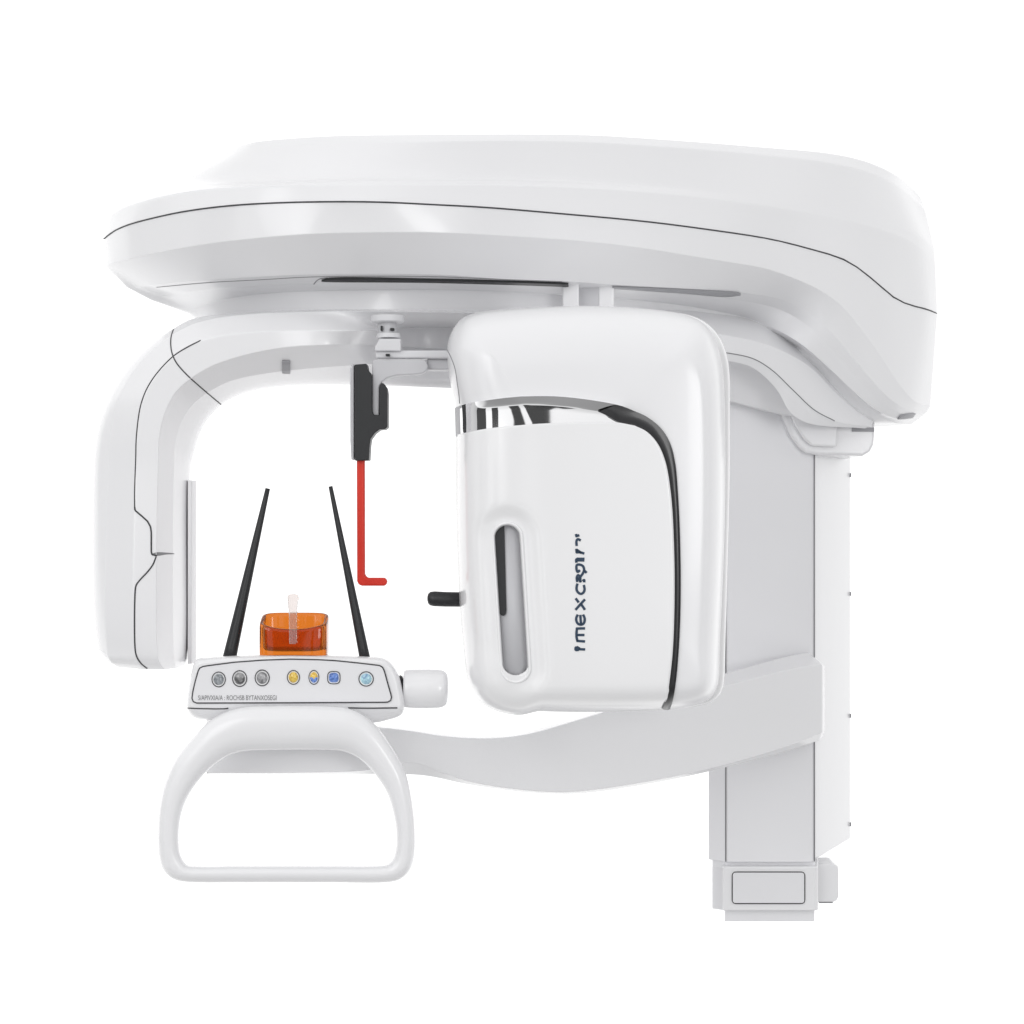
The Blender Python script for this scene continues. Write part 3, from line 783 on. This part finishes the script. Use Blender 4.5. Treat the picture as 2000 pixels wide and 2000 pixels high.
# small print
cu = bpy.data.curves.new('print', 'FONT'); cu.body = 'S/APIVXIA/A : ROCHSB BYTANXOSEGI'; cu.size = 1.0; cu.extrude = 0.0
to = bpy.data.objects.new('print', cu); COL.objects.link(to)
dg = bpy.context.evaluated_depsgraph_get(); tm = bpy.data.meshes.new_from_object(to.evaluated_get(dg))
bpy.data.objects.remove(to)
xs = [v.co.x for v in tm.vertices]; ys = [v.co.y for v in tm.vertices]
x0, x1, y0, y1 = min(xs), max(xs), min(ys), max(ys)
for v in tm.vertices:
    v.co = P(387 + 153 * (v.co.x - x0) / (x1 - x0), 1367.5 - 9.5 * (v.co.y - y0) / (y1 - y0), -419)
tm.materials.clear()
link('small_print', tm, INK, panel, smooth=False)

def xlathe(name, prof, v, d, mat, parent, k=40):
    """piece turned about a horizontal axis: (u, radius) from left to right"""
    rows = []
    for u, r in prof:
        c = P(u, v, d); rows.append([c + Vector((0, math.cos(2 * math.pi * j / k), math.sin(2 * math.pi * j / k) * 1.04)) * r * S for j in range(k)])
    return loft(name, rows, mat, parent, wrap_cols=True, caps=(True, True), sub=1)
knob = xlathe('adjusting_knob', [(788.5, 12), (788.5, 29), (790, 31.5), (796, 32.6), (820, 33.2), (852, 33), (863, 32), (871, 28.5), (874.5, 22), (875.5, 12), (875.7, 3)], 1345, -365, WHITE, M)
xlathe('knob_gap', [(776, 10), (776, 26.5), (788, 26.5), (788, 10)], 1348, -362, BLACK, M)  # black disc put in as the dark gap between panel and knob

# ---------------------------------------------------------------- D-shaped grab handle
HO = [(345, 1720), (327, 1710), (314, 1690), (308, 1650), (309, 1600), (315, 1555), (326, 1518), (345, 1479), (374, 1443), (407, 1408), (443, 1388), (479, 1379), (530, 1377), (588, 1377), (645, 1378), (680, 1382), (705, 1392), (733, 1414),
      (765, 1457), (791, 1504), (805, 1562), (811, 1617), (809.5, 1675), (800, 1702), (780, 1719), (751, 1724.5), (660, 1724.5), (560, 1724.5), (460, 1724.5), (374, 1724)]
HI = [(366, 1689), (357, 1677), (352, 1664), (350, 1640), (351.5, 1610), (357, 1583), (366, 1560), (380, 1537), (400, 1512), (425, 1490), (448, 1476), (480, 1468), (534, 1466), (588, 1465.5), (640, 1466), (668, 1468), (690, 1476), (714, 1493),
      (738, 1521), (756, 1550), (767, 1585), (773, 1620), (773, 1655), (767, 1677), (757, 1687), (742, 1690), (660, 1690.5), (560, 1690.5), (460, 1690.5), (385, 1691)]
ho = cr_fine([(a, b, 0) for a, b in HO], True, 4)[0]; hi = cr_fine([(a, b, 0) for a, b in HI], True, 4)[0]
rows = []
for k in range(14):
    a = 2 * math.pi * k / 14
    c, s = math.cos(a), math.sin(a)
    row = []
    for p, q in zip(ho, hi):
        w = 0.5 + 0.5 * math.copysign(abs(c) ** 0.8, c)
        m = p.lerp(q, w)
        wide = (p - q).length
        row.append(P(m.x, m.y, -432 + 30 * math.copysign(abs(s) ** 0.85, s)))
    rows.append(row)
loft('grab_handle', rows, WHITE, M, wrap_rows=True, wrap_cols=True, crease=[0] * 14, sub=1)

# ---------------------------------------------------------------- temple rods
for (u0, v0, r0, u1, v1, r1) in ((523, 954, 4.2, 447, 1290, 12.2), (645.5, 950, 3.6, 713.5, 1290, 9.6)):
    a, b = P(u0, v0, -360), P(u1, v1, -372)
    n = 14
    tube('temple_rod', [a.lerp(b, i / n) for i in range(n + 1)], [r0 + (r1 - r0) * (i / n) for i in range(n + 1)], BLACK, M, k=14)

# ---------------------------------------------------------------- orange chin tray and clear bite stick
def chin_tray():
    cx, d0, a, bdep = 575, -372, 66, 34
    def ring(sa, v_of, ins=0):
        row = []; k = 56
        for j in range(k):
            t = 2 * math.pi * j / k; ca, sn = math.cos(t), math.sin(t)
            q = (abs(ca) ** 6 + abs(sn) ** 6) ** (-1 / 6)
            x = (a - ins) * sa * ca * q; y = (bdep - ins) * sn * q
            base = P(cx, 1000, d0)
            front = -y / bdep                                 # 1 at the front wall
            v = v_of(x / a, front)
            zz = P(cx, v, d0).z
            row.append(Vector((base.x + x * S * (D + d0) / D, base.y + y * S, zz)))
        return row
    def top(x, f):
        t = sstep(-0.75, 0.95, f)
        return 1198 + 4 * abs(x) ** 6 + t * (29 - 14 * abs(x) ** 2.5)
    rows = [ring(0.6, lambda x, f: 1281, 8), ring(1, lambda x, f: 1281, 1), ring(1, lambda x, f: 1278), ring(1, lambda x, f: top(x, f) + 3), ring(1, top, 1.5), ring(1, top, 7), ring(1, lambda x, f: top(x, f) + 4, 9),
            ring(1, lambda x, f: 1266, 10), ring(1, lambda x, f: 1270, 15), ring(0.5, lambda x, f: 1271, 20)]
    o = loft('chin_tray', rows, ORANGE, None, wrap_cols=True, caps=(True, True), crease=[0, .6, .3, .3, .3, .3, .3, .4, .2, 0], sub=1)
    o['label'] = 'translucent orange chin tray standing on the control panel between the black rods'; o['category'] = 'chin rest'
    return o
chin_tray()
bs = prism('bite_stick', [(561, 1166), (563, 1162), (567, 1161), (577, 1161), (581, 1164), (583, 1169), (581, 1175), (580, 1188), (579, 1200), (578.5, 1256), (577, 1258), (565.5, 1258), (564.5, 1256), (564, 1200), (562.5, 1185)], -424, -410, CLEAR, None, 2.5)
bs['label'] = 'clear plastic bite stick standing upright against the front of the orange tray'; bs['category'] = 'bite stick'
